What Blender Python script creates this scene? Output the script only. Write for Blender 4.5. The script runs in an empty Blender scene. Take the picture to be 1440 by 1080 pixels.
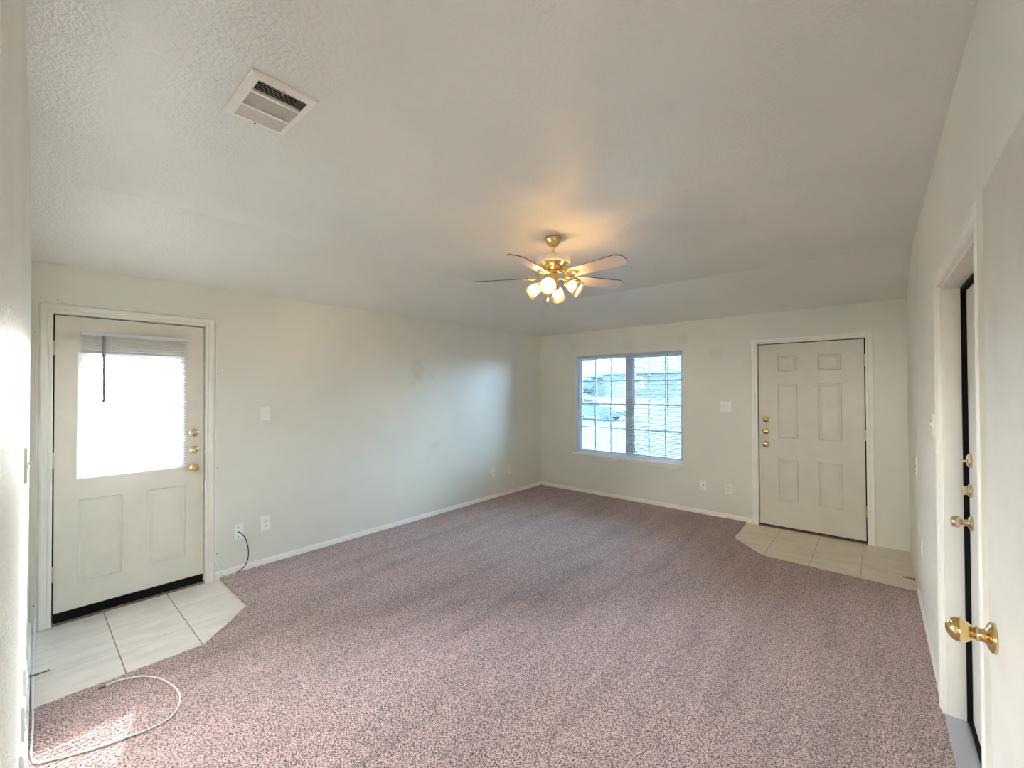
import bpy, bmesh, math, random
from mathutils import Vector, Matrix
random.seed(4)
S = bpy.context.scene
COL = S.collection
PI = math.pi

# ---------------------------------------------------------------- camera
YAW, PITCH, ROLL = 0.713473, 0.0113089, -0.0043698
EYE = 1.566526
FPX = 596.83                       # focal length in pixels of the 1440 wide frame
def cam_setup():
    c, s = math.cos(YAW), math.sin(YAW)
    fw = Vector((-s, c, 0)); rt = Vector((c, s, 0)); up = Vector((0, 0, 1))
    cp, sp = math.cos(PITCH), math.sin(PITCH)
    fw2 = cp*fw + sp*up; up2 = -sp*fw + cp*up
    cr, sr = math.cos(ROLL), math.sin(ROLL)
    rt2 = cr*rt + sr*up2; up3 = -sr*rt + cr*up2
    cd = bpy.data.cameras.new('camera'); o = bpy.data.objects.new('camera', cd); COL.objects.link(o)
    m = Matrix((rt2, up3, -fw2)).transposed().to_4x4(); m.translation = (0, 0, EYE)
    o.matrix_world = m
    cd.sensor_width = 36.0; cd.lens = 36.0*FPX/1440.0; cd.clip_start = 0.01; cd.clip_end = 500
    S.camera = o
cam_setup()

# ---------------------------------------------------------------- room numbers (metres)
XL = 4.1724       # left wall is the plane x = -XL
YF = 5.5278       # far wall is the plane y = YF
HW = 2.4137       # wall height where the ceiling slopes begin
HC = 2.7052       # flat ceiling
CARP = 0.012      # carpet pile above the tile
SLX, SLY = 0.885, 0.925            # run of the two ceiling slopes
def rwx(y): return 0.203 + 0.008*(5.5 - y)      # right wall, very slightly out of square
def nwy(x): return -0.016*(x + 1.87)            # near wall, very slightly out of square
D4 = 0.195        # visible face of the open door on the right
FAN = (-1.846, 2.615)

# ---------------------------------------------------------------- light
SKY_STRENGTH = 13.0
SUN_STRENGTH = 3.0
BULB = 72.0
wd = bpy.data.worlds.new('sky'); S.world = wd; wd.use_nodes = True
nt = wd.node_tree; nt.nodes.clear()
wo = nt.nodes.new('ShaderNodeOutputWorld'); bg = nt.nodes.new('ShaderNodeBackground')
sk = nt.nodes.new('ShaderNodeTexSky'); sk.sky_type = 'NISHITA'; sk.sun_disc = False
sk.sun_elevation = math.radians(34); sk.sun_rotation = math.radians(-73); sk.air_density = 1.0; sk.dust_density = 2.5
mxw = nt.nodes.new('ShaderNodeMix'); mxw.data_type = 'RGBA'; mxw.inputs[0].default_value = 0.72
SKY_WHITE = (2.98, 3.04, 3.12, 1)
mxw.inputs[7].default_value = SKY_WHITE
sc_ = nt.nodes.new('ShaderNodeVectorMath'); sc_.operation = 'SCALE'; sc_.inputs['Scale'].default_value = 0.25
nt.links.new(sk.outputs[0], sc_.inputs[0]); nt.links.new(sc_.outputs[0], mxw.inputs[6])
nt.links.new(mxw.outputs[2], bg.inputs[0]); bg.inputs[1].default_value = SKY_STRENGTH
nt.links.new(bg.outputs[0], wo.inputs[0])
sd = bpy.data.lights.new('sun', 'SUN'); sd.energy = SUN_STRENGTH; sd.angle = math.radians(0.25); sd.color = (1.0, 0.94, 0.86)
so = bpy.data.objects.new('sun', sd); COL.objects.link(so)
so.rotation_euler = Vector((1.0, -0.30, -0.70)).to_track_quat('-Z', 'Y').to_euler()
so.location = (-8, 3, 6)
def portal(name, loc, direction, sx, sy):
    l = bpy.data.lights.new(name, 'AREA'); l.shape = 'RECTANGLE'; l.size = sx; l.size_y = sy
    l.cycles.is_portal = True
    o = bpy.data.objects.new(name, l); COL.objects.link(o); o.location = loc
    o.rotation_euler = Vector(direction).to_track_quat('-Z', 'Z').to_euler()
portal('portal_door', (-XL-0.06, 0.547, 1.39), (1, 0, 0), 0.56, 0.85)
portal('portal_window', (-2.70, YF+0.10, 1.32), (0, -1, 0), 1.62, 1.5)
portal('portal_added_hall', (0.06, -2.69, 1.55), (0, 1, 0), 0.36, 0.70)  # samples the sky through the added hall window
S.view_settings.view_transform = 'Standard'; S.view_settings.look = 'None'
S.view_settings.gamma = 1.0; S.view_settings.use_curve_mapping = False
S.view_settings.exposure = 2.53
try:
    S.cycles.max_bounces = 14; S.cycles.diffuse_bounces = 8; S.cycles.glossy_bounces = 4
    S.cycles.transparent_max_bounces = 24; S.cycles.transmission_bounces = 8
    S.cycles.sample_clamp_indirect = 6.0; S.cycles.caustics_reflective = False; S.cycles.caustics_refractive = False
except Exception: pass

# ---------------------------------------------------------------- materials
def new_mat(name):
    m = bpy.data.materials.new(name); m.use_nodes = True
    return m, m.node_tree, m.node_tree.nodes['Principled BSDF']
def pos(t):
    g = t.nodes.new('ShaderNodeNewGeometry'); return g.outputs['Position']
def noise(t, scale, detail=2.0, rough=0.5, vec=None, stretch=None):
    n = t.nodes.new('ShaderNodeTexNoise'); n.inputs['Scale'].default_value = scale
    n.inputs['Detail'].default_value = detail; n.inputs['Roughness'].default_value = rough
    v = vec if vec is not None else pos(t)
    if stretch:
        mp = t.nodes.new('ShaderNodeMapping'); mp.inputs['Scale'].default_value = stretch[:3]
        if len(stretch) > 3: mp.inputs['Rotation'].default_value = (0, 0, stretch[3])
        t.links.new(v, mp.inputs['Vector']); v = mp.outputs[0]
    t.links.new(v, n.inputs['Vector']); return n
def ramp(t, sock, stops):
    r = t.nodes.new('ShaderNodeValToRGB'); e = r.color_ramp.elements
    while len(e) < len(stops): e.new(0.5)
    for k, (p_, c_) in enumerate(stops):
        e[k].position = p_; e[k].color = (*c_, 1) if len(c_) == 3 else c_
    t.links.new(sock, r.inputs[0]); return r.outputs[0]
def bump(t, b, height, strength, dist):
    n = t.nodes.new('ShaderNodeBump'); n.inputs['Strength'].default_value = strength; n.inputs['Distance'].default_value = dist
    t.links.new(height, n.inputs['Height']); t.links.new(n.outputs[0], b.inputs['Normal']); return n
def mixc(t, fac, a, b, mode='MIX'):
    m = t.nodes.new('ShaderNodeMix'); m.data_type = 'RGBA'; m.blend_type = mode
    if hasattr(fac, 'links') or hasattr(fac, 'is_linked'): t.links.new(fac, m.inputs[0])
    else: m.inputs[0].default_value = fac
    for k, c in ((6, a), (7, b)):
        if isinstance(c, tuple): m.inputs[k].default_value = (*c, 1)
        else: t.links.new(c, m.inputs[k])
    return m.outputs[2]
def math_(t, op, a, b=None, c=None):
    n = t.nodes.new('ShaderNodeMath'); n.operation = op
    for k, v in enumerate((a, b, c)):
        if v is None: continue
        if isinstance(v, (int, float)): n.inputs[k].default_value = v
        else: t.links.new(v, n.inputs[k])
    return n.outputs[0]

WALLC = (0.795, 0.79, 0.715)
def paint(name, col, rough, bscale, bstr, bdist, spots=(), var=0.04, spec=0.5):
    m, t, b = new_mat(name)
    n = noise(t, 1.3, 3)
    lo = tuple(c*(1-var) for c in col); hi = tuple(min(1, c*(1+var)) for c in col)
    c = ramp(t, n.outputs[0], [(0.3, lo), (0.7, hi)])
    for (p_, r_, amt, colr) in spots:           # scuffs and patched places with an outline of their own
        d = t.nodes.new('ShaderNodeVectorMath'); d.operation = 'SUBTRACT'; d.inputs[1].default_value = p_
        t.links.new(pos(t), d.inputs[0])
        dv = t.nodes.new('ShaderNodeVectorMath'); dv.operation = 'DIVIDE'; dv.inputs[1].default_value = r_
        t.links.new(d.outputs[0], dv.inputs[0])
        ln = t.nodes.new('ShaderNodeVectorMath'); ln.operation = 'LENGTH'; t.links.new(dv.outputs[0], ln.inputs[0])
        nn = noise(t, 22, 3)
        v = math_(t, 'MULTIPLY_ADD', nn.outputs[0], 0.9, math_(t, 'SUBTRACT', ln.outputs['Value'], 0.45))
        f = t.nodes.new('ShaderNodeMapRange'); f.inputs[1].default_value = 1.05; f.inputs[2].default_value = 0.7
        f.inputs[3].default_value = 0; f.inputs[4].default_value = amt; t.links.new(v, f.inputs[0])
        c = mixc(t, f.outputs[0], c, colr)
    t.links.new(c, b.inputs['Base Color'])
    b.inputs['Roughness'].default_value = rough; b.inputs['Specular IOR Level'].default_value = spec
    if bstr > 0:
        n2 = noise(t, bscale, 3, 0.55)
        h = ramp(t, n2.outputs[0], [(0.38, (0, 0, 0)), (0.62, (1, 1, 1))])
        bump(t, b, h, bstr, bdist)
    return m
def plain(name, col, rough=0.5, metal=0.0, spec=0.5, bscale=0, bstr=0, bdist=0.001):
    m, t, b = new_mat(name)
    n = noise(t, 6.0, 2)
    c = ramp(t, n.outputs[0], [(0.3, tuple(x*0.96 for x in col)), (0.7, tuple(min(1, x*1.03) for x in col))])
    t.links.new(c, b.inputs['Base Color']); b.inputs['Roughness'].default_value = rough
    b.inputs['Metallic'].default_value = metal; b.inputs['Specular IOR Level'].default_value = spec
    if bstr: bump(t, b, noise(t, bscale, 2).outputs[0], bstr, bdist)
    return m
def emit(name, col, strength):
    m, t, b = new_mat(name)
    b.inputs['Base Color'].default_value = (*col, 1); b.inputs['Emission Color'].default_value = (*col, 1)
    b.inputs['Emission Strength'].default_value = strength
    return m
def glass_pane(name, tint, refl=0.06):
    m = bpy.data.materials.new(name); m.use_nodes = True; t = m.node_tree; t.nodes.clear()
    o = t.nodes.new('ShaderNodeOutputMaterial'); tr = t.nodes.new('ShaderNodeBsdfTransparent'); tr.inputs[0].default_value = (*tint, 1)
    gl = t.nodes.new('ShaderNodeBsdfGlossy'); gl.inputs['Roughness'].default_value = 0.02; mx = t.nodes.new('ShaderNodeMixShader')
    lw = t.nodes.new('ShaderNodeFresnel'); lw.inputs[0].default_value = 1.45
    t.links.new(lw.outputs[0], mx.inputs[0]); t.links.new(tr.outputs[0], mx.inputs[1]); t.links.new(gl.outputs[0], mx.inputs[2])
    t.links.new(mx.outputs[0], o.inputs[0]); return m
def translucent(name, col, fac=0.4, rough=0.5, glossy=0.05):
    m = bpy.data.materials.new(name); m.use_nodes = True; t = m.node_tree; t.nodes.clear()
    o = t.nodes.new('ShaderNodeOutputMaterial'); d = t.nodes.new('ShaderNodeBsdfDiffuse'); d.inputs[0].default_value = (*col, 1)
    tr = t.nodes.new('ShaderNodeBsdfTranslucent'); tr.inputs[0].default_value = (*col, 1)
    mx = t.nodes.new('ShaderNodeMixShader'); mx.inputs[0].default_value = fac
    t.links.new(d.outputs[0], mx.inputs[1]); t.links.new(tr.outputs[0], mx.inputs[2])
    g = t.nodes.new('ShaderNodeBsdfGlossy'); g.inputs['Roughness'].default_value = rough
    m2 = t.nodes.new('ShaderNodeMixShader'); m2.inputs[0].default_value = glossy
    t.links.new(mx.outputs[0], m2.inputs[1]); t.links.new(g.outputs[0], m2.inputs[2]); t.links.new(m2.outputs[0], o.inputs[0])
    return m

M = {}
SC = (0.36, 0.33, 0.27)
M['wall_left'] = paint('beige_satin_paint_left', WALLC, 0.33, 130, 0.10, 0.002, spec=0.7, spots=[
    ((-XL, 3.10, 1.80), (0.2, 0.10, 0.15), 0.22, (0.46, 0.42, 0.36)), ((-XL, 3.30, 1.72), (0.2, 0.05, 0.05), 0.12, SC),
    ((-XL, 3.36, 0.88), (0.2, 0.09, 0.05), 0.10, SC), ((-XL, 3.02, 1.62), (0.2, 0.05, 0.07), 0.08, SC)])
M['wall'] = paint('beige_satin_paint', WALLC, 0.42, 130, 0.10, 0.002, spots=[
    ((-3.55, YF, 2.20), (0.07, 0.2, 0.08), 0.10, SC), ((-2.64, YF, 2.18), (0.10, 0.2, 0.08), 0.10, SC),
    ((-1.88, YF, 2.20), (0.07, 0.2, 0.10), 0.13, SC), ((-1.5, YF, 1.98), (0.08, 0.2, 0.09), 0.08, SC)])
M['wall_near'] = paint('beige_gloss_paint', WALLC, 0.50, 70, 0.5, 0.004, spec=0.12)
M['ceiling'] = paint('textured_ceiling_paint', (0.805, 0.80, 0.75), 0.33, 65, 0.45, 0.003)
M['trim'] = plain('white_trim_paint', (0.84, 0.82, 0.745), 0.35)
M['trimw'] = plain('bright_white_trim_paint', (0.93, 0.915, 0.865), 0.35)
M['door'] = plain('cream_door_paint', (0.72, 0.69, 0.605), 0.36, bscale=60, bstr=0.04)
M['door4'] = plain('off_white_door_paint', (0.66, 0.64, 0.58), 0.45, bscale=200, bstr=0.08)
M['white'] = plain('white_plastic', (0.95, 0.945, 0.925), 0.35)
M['ivory'] = plain('ivory_plastic', (0.94, 0.92, 0.86), 0.4)
M['vinyl'] = plain('sky_glare_vinyl', (0.74, 0.81, 0.90), 0.4)  # white frame with the blue window glare put into its colour
M['black'] = plain('black_rubber', (0.006, 0.0055, 0.005), 0.8, spec=0.15)
M['dark'] = plain('dark_slot', (0.03, 0.028, 0.025), 0.6)
M['brass'] = plain('polished_brass', (0.78, 0.58, 0.27), 0.16, 1.0)
M['brass_old'] = plain('pale_brass', (0.74, 0.62, 0.40), 0.22, 1.0)
M['steel'] = plain('painted_hinge_metal', (0.56, 0.52, 0.45), 0.35, 0.7)
M['alu'] = plain('brushed_aluminium', (0.62, 0.66, 0.72), 0.38, 0.6)
M['bronze'] = plain('worn_bronze_sill', (0.22, 0.15, 0.11), 0.5, 0.3)
M['glass'] = glass_pane('clear_pane', (0.96, 0.98, 1.0))
M['glass_blue'] = glass_pane('tinted_pane', (0.285, 0.37, 0.425))
M['glass_added_hall'] = glass_pane('added_hall_pane', (0.85, 0.83, 0.78))  # pane of the added hall window, tint sets its light on the far wall
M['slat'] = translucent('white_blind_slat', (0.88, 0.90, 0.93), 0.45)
M['slat_win'] = translucent('shaded_window_blind_slat', (0.60, 0.65, 0.70), 0.08)  # white slats, their backlit shade put into a grey-blue colour
M['wand'] = plain('clear_grey_wand', (0.22, 0.19, 0.20), 0.25)
M['cable_w'] = plain('white_cable_jacket', (0.93, 0.92, 0.89), 0.4)
M['vent'] = plain('white_enamel_metal', (0.90, 0.87, 0.80), 0.4)
M['vent_dark'] = plain('duct_shadow_metal', (0.012, 0.010, 0.008), 0.7)
M['shade'] = None
M['chain'] = plain('brass_chain', (0.72, 0.56, 0.30), 0.3, 1.0)
M['blade'] = plain('pale_bleached_wood', (0.80, 0.70, 0.61), 0.35)
M['blade_edge'] = plain('dark_blade_edge', (0.16, 0.11, 0.08), 0.5)
M['bulb'] = emit('warm_bulb', (1.0, 0.85, 0.68), BULB)
M['brown'] = plain('brown_spring_steel', (0.16, 0.12, 0.09), 0.4, 0.6)

def frosted_shade():
    m = bpy.data.materials.new('ribbed_frosted_glass'); m.use_nodes = True; t = m.node_tree; t.nodes.clear()
    o = t.nodes.new('ShaderNodeOutputMaterial')
    tl = t.nodes.new('ShaderNodeBsdfTranslucent'); tl.inputs[0].default_value = (0.95, 0.80, 0.55, 1)
    tr = t.nodes.new('ShaderNodeBsdfTransparent'); tr.inputs[0].default_value = (1, 0.80, 0.50, 1)
    gl = t.nodes.new('ShaderNodeBsdfGlossy'); gl.inputs['Roughness'].default_value = 0.12
    df = t.nodes.new('ShaderNodeBsdfDiffuse'); df.inputs[0].default_value = (0.9, 0.85, 0.76, 1)
    a = t.nodes.new('ShaderNodeMixShader'); a.inputs[0].default_value = 0.72
    t.links.new(tl.outputs[0], a.inputs[1]); t.links.new(tr.outputs[0], a.inputs[2])
    b = t.nodes.new('ShaderNodeMixShader'); b.inputs[0].default_value = 0.12
    t.links.new(a.outputs[0], b.inputs[1]); t.links.new(df.outputs[0], b.inputs[2])
    c = t.nodes.new('ShaderNodeMixShader'); f = t.nodes.new('ShaderNodeFresnel'); f.inputs[0].default_value = 1.45
    t.links.new(f.outputs[0], c.inputs[0]); t.links.new(b.outputs[0], c.inputs[1]); t.links.new(gl.outputs[0], c.inputs[2])
    t.links.new(c.outputs[0], o.inputs[0]); return m
M['shade'] = frosted_shade()

def carpet_mat():
    m, t, b = new_mat('mauve_cut_pile_carpet')
    tuft = noise(t, 150, 2, 0.6)
    clump = noise(t, 60, 3, 0.6)
    streak = noise(t, 1.0, 4, 0.6, stretch=(6.0, 0.7, 1, 0.12))
    patch = noise(t, 0.9, 3, 0.55)
    base = ramp(t, tuft.outputs[0], [(0.39, (0.055, 0.032, 0.029)), (0.49, (0.38, 0.258, 0.24)), (0.60, (0.76, 0.555, 0.525))])
    cl = ramp(t, clump.outputs[0], [(0.3, (0.80, 0.78, 0.77)), (0.7, (1.10, 1.10, 1.10))])
    c = mixc(t, 1.0, base, cl, 'MULTIPLY')
    st = ramp(t, streak.outputs[0], [(0.32, (0.80, 0.78, 0.78)), (0.5, (1.0, 1.0, 1.0)), (0.7, (1.14, 1.13, 1.13))])
    c = mixc(t, 1.0, c, st, 'MULTIPLY')
    pa = ramp(t, patch.outputs[0], [(0.3, (0.92, 0.89, 0.87)), (0.7, (1.06, 1.05, 1.06))])
    c = mixc(t, 1.0, c, pa, 'MULTIPLY')
    t.links.new(c, b.inputs['Base Color']); b.inputs['Roughness'].default_value = 0.95
    b.inputs['Specular IOR Level'].default_value = 0.1
    b.inputs['Sheen Weight'].default_value = 0.42; b.inputs['Sheen Roughness'].default_value = 0.5
    h = math_(t, 'MULTIPLY_ADD', clump.outputs[0], 0.8, tuft.outputs[0])
    bump(t, b, h, 0.8, 0.012)
    return m
M['carpet'] = carpet_mat()
M['carpet_base'] = plain('carpet_backing', (0.30, 0.22, 0.21), 0.9)

def tile_mat(name, ox, oy, px, py, colr, dark):
    # ceramic tiles: grout lines every px along x and py along y
    m, t, b = new_mat(name)
    sep = t.nodes.new('ShaderNodeSeparateXYZ'); t.links.new(pos(t), sep.inputs[0])
    def line(s, off, per, w):
        v = math_(t, 'PINGPONG', math_(t, 'SUBTRACT', s, off), per/2)      # 0 on the line
        return math_(t, 'LESS_THAN', v, w)
    lx = line(sep.outputs[0], ox, px, 0.0016); ly = line(sep.outputs[1], oy, py, 0.0028)
    # wood-like soft streaks along the tile
    n1 = noise(t, 3.2, 4, 0.55, stretch=(5.0, 0.9, 1) if dark == 'y' else (0.9, 5.0, 1))
    n2 = noise(t, 9, 4, 0.6)
    lo = tuple(c*0.86 for c in colr); hi = tuple(min(1, c*1.08) for c in colr)
    c = ramp(t, n1.outputs[0], [(0.3, lo), (0.7, hi)])
    c = mixc(t, 0.25, c, ramp(t, n2.outputs[0], [(0.35, tuple(c_*0.82 for c_ in colr)), (0.65, hi)]))
    gl = (0.20, 0.16, 0.13); gs = (0.50, 0.44, 0.37)
    strong, soft = (lx, ly) if dark == 'x' else (ly, lx)
    c = mixc(t, soft, c, gs); c = mixc(t, strong, c, gl)
    t.links.new(c, b.inputs['Base Color']); b.inputs['Roughness'].default_value = 0.28
    g = math_(t, 'MAXIMUM', lx, ly); bump(t, b, math_(t, 'SUBTRACT', 1.0, g), 0.3, 0.002)
    return m
M['tile_l'] = tile_mat('pale_ceramic_tile_left', -3.475, 0.388, 0.347, 0.351, (0.79, 0.735, 0.69), 'y')
M['tile_r'] = tile_mat('tan_ceramic_tile_entry', -0.487, 5.17, 0.351, 0.347, (0.78, 0.69, 0.56), 'x')

# ---------------------------------------------------------------- mesh helpers
FL = lambda u, v, n: Vector((-XL + n, u, v))
FF = lambda u, v, n: Vector((u, YF - n, v))
FR = lambda u, v, n: Vector((rwx(u) - n, u, v))
FN = lambda u, v, n: Vector((u, nwy(u) + n, v))
FO = lambda u, v, n: Vector((D4 - n, u, v))
FC = lambda u, v, n: Vector((u, v, HC - n))        # ceiling: n points down
FW = lambda u, v, n: Vector((u, v, n))             # plain world axes

def B(): return bmesh.new()
def box(bm, fr, u0, u1, v0, v1, n0, n1):
    vs = [bm.verts.new(fr(u, v, n)) for n in (n0, n1) for v in (v0, v1) for u in (u0, u1)]
    for f in ((0, 1, 3, 2), (4, 5, 7, 6), (0, 1, 5, 4), (2, 3, 7, 6), (0, 2, 6, 4), (1, 3, 7, 5)):
        bm.faces.new([vs[k] for k in f])
def chamfer_box(bm, fr, u0, u1, v0, v1, n0, n1, c):
    # a plate: back at n0, chamfered front at n1
    r = [[(u0, v0, n0), (u1, v0, n0), (u1, v1, n0), (u0, v1, n0)],
         [(u0, v0, n1-c), (u1, v0, n1-c), (u1, v1, n1-c), (u0, v1, n1-c)],
         [(u0+c, v0+c, n1), (u1-c, v0+c, n1), (u1-c, v1-c, n1), (u0+c, v1-c, n1)]]
    R = [[bm.verts.new(fr(*p)) for p in ring] for ring in r]
    for a, b in zip(R, R[1:]):
        for k in range(4): bm.faces.new((a[k], a[(k+1) % 4], b[(k+1) % 4], b[k]))
    bm.faces.new(R[0]); bm.faces.new(R[-1])
def lathe(bm, fr, u, v, prof, seg=20, su=1.0, sv=1.0, cap=True):
    # revolve profile [(n, r)] about the frame normal through (u, v)
    rings = []
    for n, r in prof:
        rings.append([bm.verts.new(fr(u + su*r*math.cos(2*PI*k/seg), v + sv*r*math.sin(2*PI*k/seg), n)) for k in range(seg)])
    for a, b in zip(rings, rings[1:]):
        for k in range(seg): bm.faces.new((a[k], a[(k+1) % seg], b[(k+1) % seg], b[k]))
    if cap:
        bm.faces.new(rings[0]); bm.faces.new(rings[-1])
def lathe_axis(bm, origin, axis, prof, seg=24, cap=True, wob=None):
    z = Vector(axis).normalized(); x = z.orthogonal().normalized(); y = z.cross(x); o = Vector(origin)
    rings = []
    for d, r in prof:
        ring = []
        for k in range(seg):
            a = 2*PI*k/seg; rr = r*(1 + (wob(a) if wob else 0))
            ring.append(bm.verts.new(o + z*d + x*rr*math.cos(a) + y*rr*math.sin(a)))
        rings.append(ring)
    for a, b in zip(rings, rings[1:]):
        for k in range(seg): bm.faces.new((a[k], a[(k+1) % seg], b[(k+1) % seg], b[k]))
    if cap:
        bm.faces.new(rings[0]); bm.faces.new(rings[-1])
def smooth_path(pts, sub=6):
    P = [Vector(p) for p in pts]; out = []
    for i in range(len(P)-1):
        p0 = P[max(i-1, 0)]; p1 = P[i]; p2 = P[i+1]; p3 = P[min(i+2, len(P)-1)]
        for k in range(sub):
            t = k/sub
            out.append(0.5*((2*p1) + (p2-p0)*t + (2*p0-5*p1+4*p2-p3)*t*t + (3*p1-p0-3*p2+p3)*t**3))
    out.append(P[-1]); return out
def tube(bm, pts, r, seg=8, sub=6, cap=True):
    P = smooth_path(pts, sub) if sub > 1 else [Vector(p) for p in pts]
    prev = None; rings = []
    for i, p in enumerate(P):
        d = (P[min(i+1, len(P)-1)] - P[max(i-1, 0)])
        if d.length < 1e-9: d = Vector((0, 0, 1))
        d.normalize()
        x = prev - d*prev.dot(d) if prev is not None else d.orthogonal()
        if x.length < 1e-6: x = d.orthogonal()
        x.normalize(); prev = x; y = d.cross(x)
        rr = r[i*(len(r)-1)//max(1, len(P)-1)] if isinstance(r, (list, tuple)) else r
        rings.append([bm.verts.new(p + x*rr*math.cos(2*PI*k/seg) + y*rr*math.sin(2*PI*k/seg)) for k in range(seg)])
    for a, b in zip(rings, rings[1:]):
        for k in range(seg): bm.faces.new((a[k], a[(k+1) % seg], b[(k+1) % seg], b[k]))
    if cap: bm.faces.new(rings[0]); bm.faces.new(rings[-1])
def prism(bm, poly, z0, z1):
    a = [bm.verts.new((x, y, z0)) for x, y in poly]; b = [bm.verts.new((x, y, z1)) for x, y in poly]
    n = len(poly)
    for k in range(n): bm.faces.new((a[k], a[(k+1) % n], b[(k+1) % n], b[k]))
    bm.faces.new(a); bm.faces.new(b)
def ring_frame(bm, fr, u0, u1, v0, v1, w, n0, n1, wb=None, wt=None):
    wb = w if wb is None else wb; wt = w if wt is None else wt
    box(bm, fr, u0, u0+w, v0, v1, n0, n1); box(bm, fr, u1-w, u1, v0, v1, n0, n1)
    if wb: box(bm, fr, u0+w, u1-w, v0, v0+wb, n0, n1)
    if wt: box(bm, fr, u0+w, u1-w, v1-wt, v1, n0, n1)
def casing(bm, fr, u0, u1, v1, v0=0.0, w=0.062):
    prof = [(0, 0), (0, 0.011), (0.006, 0.014), (0.018, 0.014), (0.024, 0.011), (0.034, 0.017), (w-0.012, 0.020), (w-0.004, 0.019), (w, 0.014), (w, 0)]
    st = []
    for q in range(4):
        ring = []
        for (a, n) in prof:
            u, v = [(u0-a, v0), (u0-a, v1+a), (u1+a, v1+a), (u1+a, v0)][q]
            ring.append(bm.verts.new(fr(u, v, n)))
        st.append(ring)
    k = len(prof)
    for a, b in zip(st, st[1:]):
        for i in range(k): bm.faces.new((a[i], a[(i+1) % k], b[(i+1) % k], b[i]))
    bm.faces.new(st[0]); bm.faces.new(st[-1])
def wall_cells(bm, fr, us, vs, holes, thick):
    # wall slab on a grid with rectangular holes: room face at n=0, back at n=-thick
    us = sorted(set(us + [h[0] for h in holes] + [h[1] for h in holes]))
    vs = sorted(set(vs + [h[2] for h in holes] + [h[3] for h in holes]))
    cache = {}
    def V(u, v, n):
        key = (round(u, 5), round(v, 5), n)
        if key not in cache: cache[key] = bm.verts.new(fr(u, v, n))
        return cache[key]
    def solid(i, j):
        if i < 0 or j < 0 or i >= len(us)-1 or j >= len(vs)-1: return False
        cu, cv = (us[i]+us[i+1])/2, (vs[j]+vs[j+1])/2
        return not any(h[0] < cu < h[1] and h[2] < cv < h[3] for h in holes)
    for i in range(len(us)-1):
        for j in range(len(vs)-1):
            if not solid(i, j): continue
            a, b, c, d = us[i], us[i+1], vs[j], vs[j+1]
            for n in (0, -thick): bm.faces.new((V(a, c, n), V(b, c, n), V(b, d, n), V(a, d, n)))
            for (di, dj, p, q) in ((-1, 0, (a, c), (a, d)), (1, 0, (b, c), (b, d)), (0, -1, (a, c), (b, c)), (0, 1, (a, d), (b, d))):
                if not solid(i+di, j+dj):
                    bm.faces.new((V(*p, 0), V(*q, 0), V(*q, -thick), V(*p, -thick)))
def panel_slab(bm, fr, u0, u1, v0, v1, thick, panels, hole=None, n0=0.0):
    # door leaf with moulded raised panels on the room face
    us = sorted({u0, u1, *[p[0] for p in panels], *[p[1] for p in panels], *([hole[0], hole[1]] if hole else [])})
    vs = sorted({v0, v1, *[p[2] for p in panels], *[p[3] for p in panels], *([hole[2], hole[3]] if hole else [])})
    rects = list(panels) + ([hole] if hole else [])
    cache = {}
    def V(u, v, n):
        key = (round(u, 5), round(v, 5), round(n, 5))
        if key not in cache: cache[key] = bm.verts.new(fr(u, v, n))
        return cache[key]
    def inside(cu, cv, R): return any(h[0] < cu < h[1] and h[2] < cv < h[3] for h in R)
    def q(*vs_):
        try: bm.faces.new(vs_)
        except ValueError: pass
    for a, b in zip(us, us[1:]):
        for c, d in zip(vs, vs[1:]):
            cu, cv = (a+b)/2, (c+d)/2
            if not inside(cu, cv, rects): q(V(a, c, n0), V(b, c, n0), V(b, d, n0), V(a, d, n0))
            if not (hole and inside(cu, cv, [hole])): q(V(a, c, n0-thick), V(b, c, n0-thick), V(b, d, n0-thick), V(a, d, n0-thick))
            for (e, p_, q_) in ((a == u0, (a, c), (a, d)), (b == u1, (b, c), (b, d)), (c == v0, (a, c), (b, c)), (d == v1, (a, d), (b, d))):
                if e: q(V(*p_, n0), V(*q_, n0), V(*q_, n0-thick), V(*p_, n0-thick))
            if hole and inside(cu, cv, [hole]):
                for (e, p_, q_) in ((a == hole[0], (a, c), (a, d)), (b == hole[1], (b, c), (b, d)), (c == hole[2], (a, c), (b, c)), (d == hole[3], (a, d), (b, d))):
                    if e: q(V(*p_, n0), V(*q_, n0), V(*q_, n0-thick), V(*p_, n0-thick))
    for (a, b, c, d) in panels:
        rings = []
        for ins, dep in ((0, 0), (0.004, 0.002), (0.010, -0.006), (0.018, -0.007), (0.040, -0.001), (0.046, -0.001)):
            rings.append([V(a+ins, c+ins, n0+dep), V(b-ins, c+ins, n0+dep), V(b-ins, d-ins, n0+dep), V(a+ins, d-ins, n0+dep)])
        # outer ring must use every grid vertex that lies on it: bridge with plain quads (T-joints are flush)
        for r1, r2 in zip(rings, rings[1:]):
            for k in range(4): q(r1[k], r1[(k+1) % 4], r2[(k+1) % 4], r2[k])
        q(*rings[-1])

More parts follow.
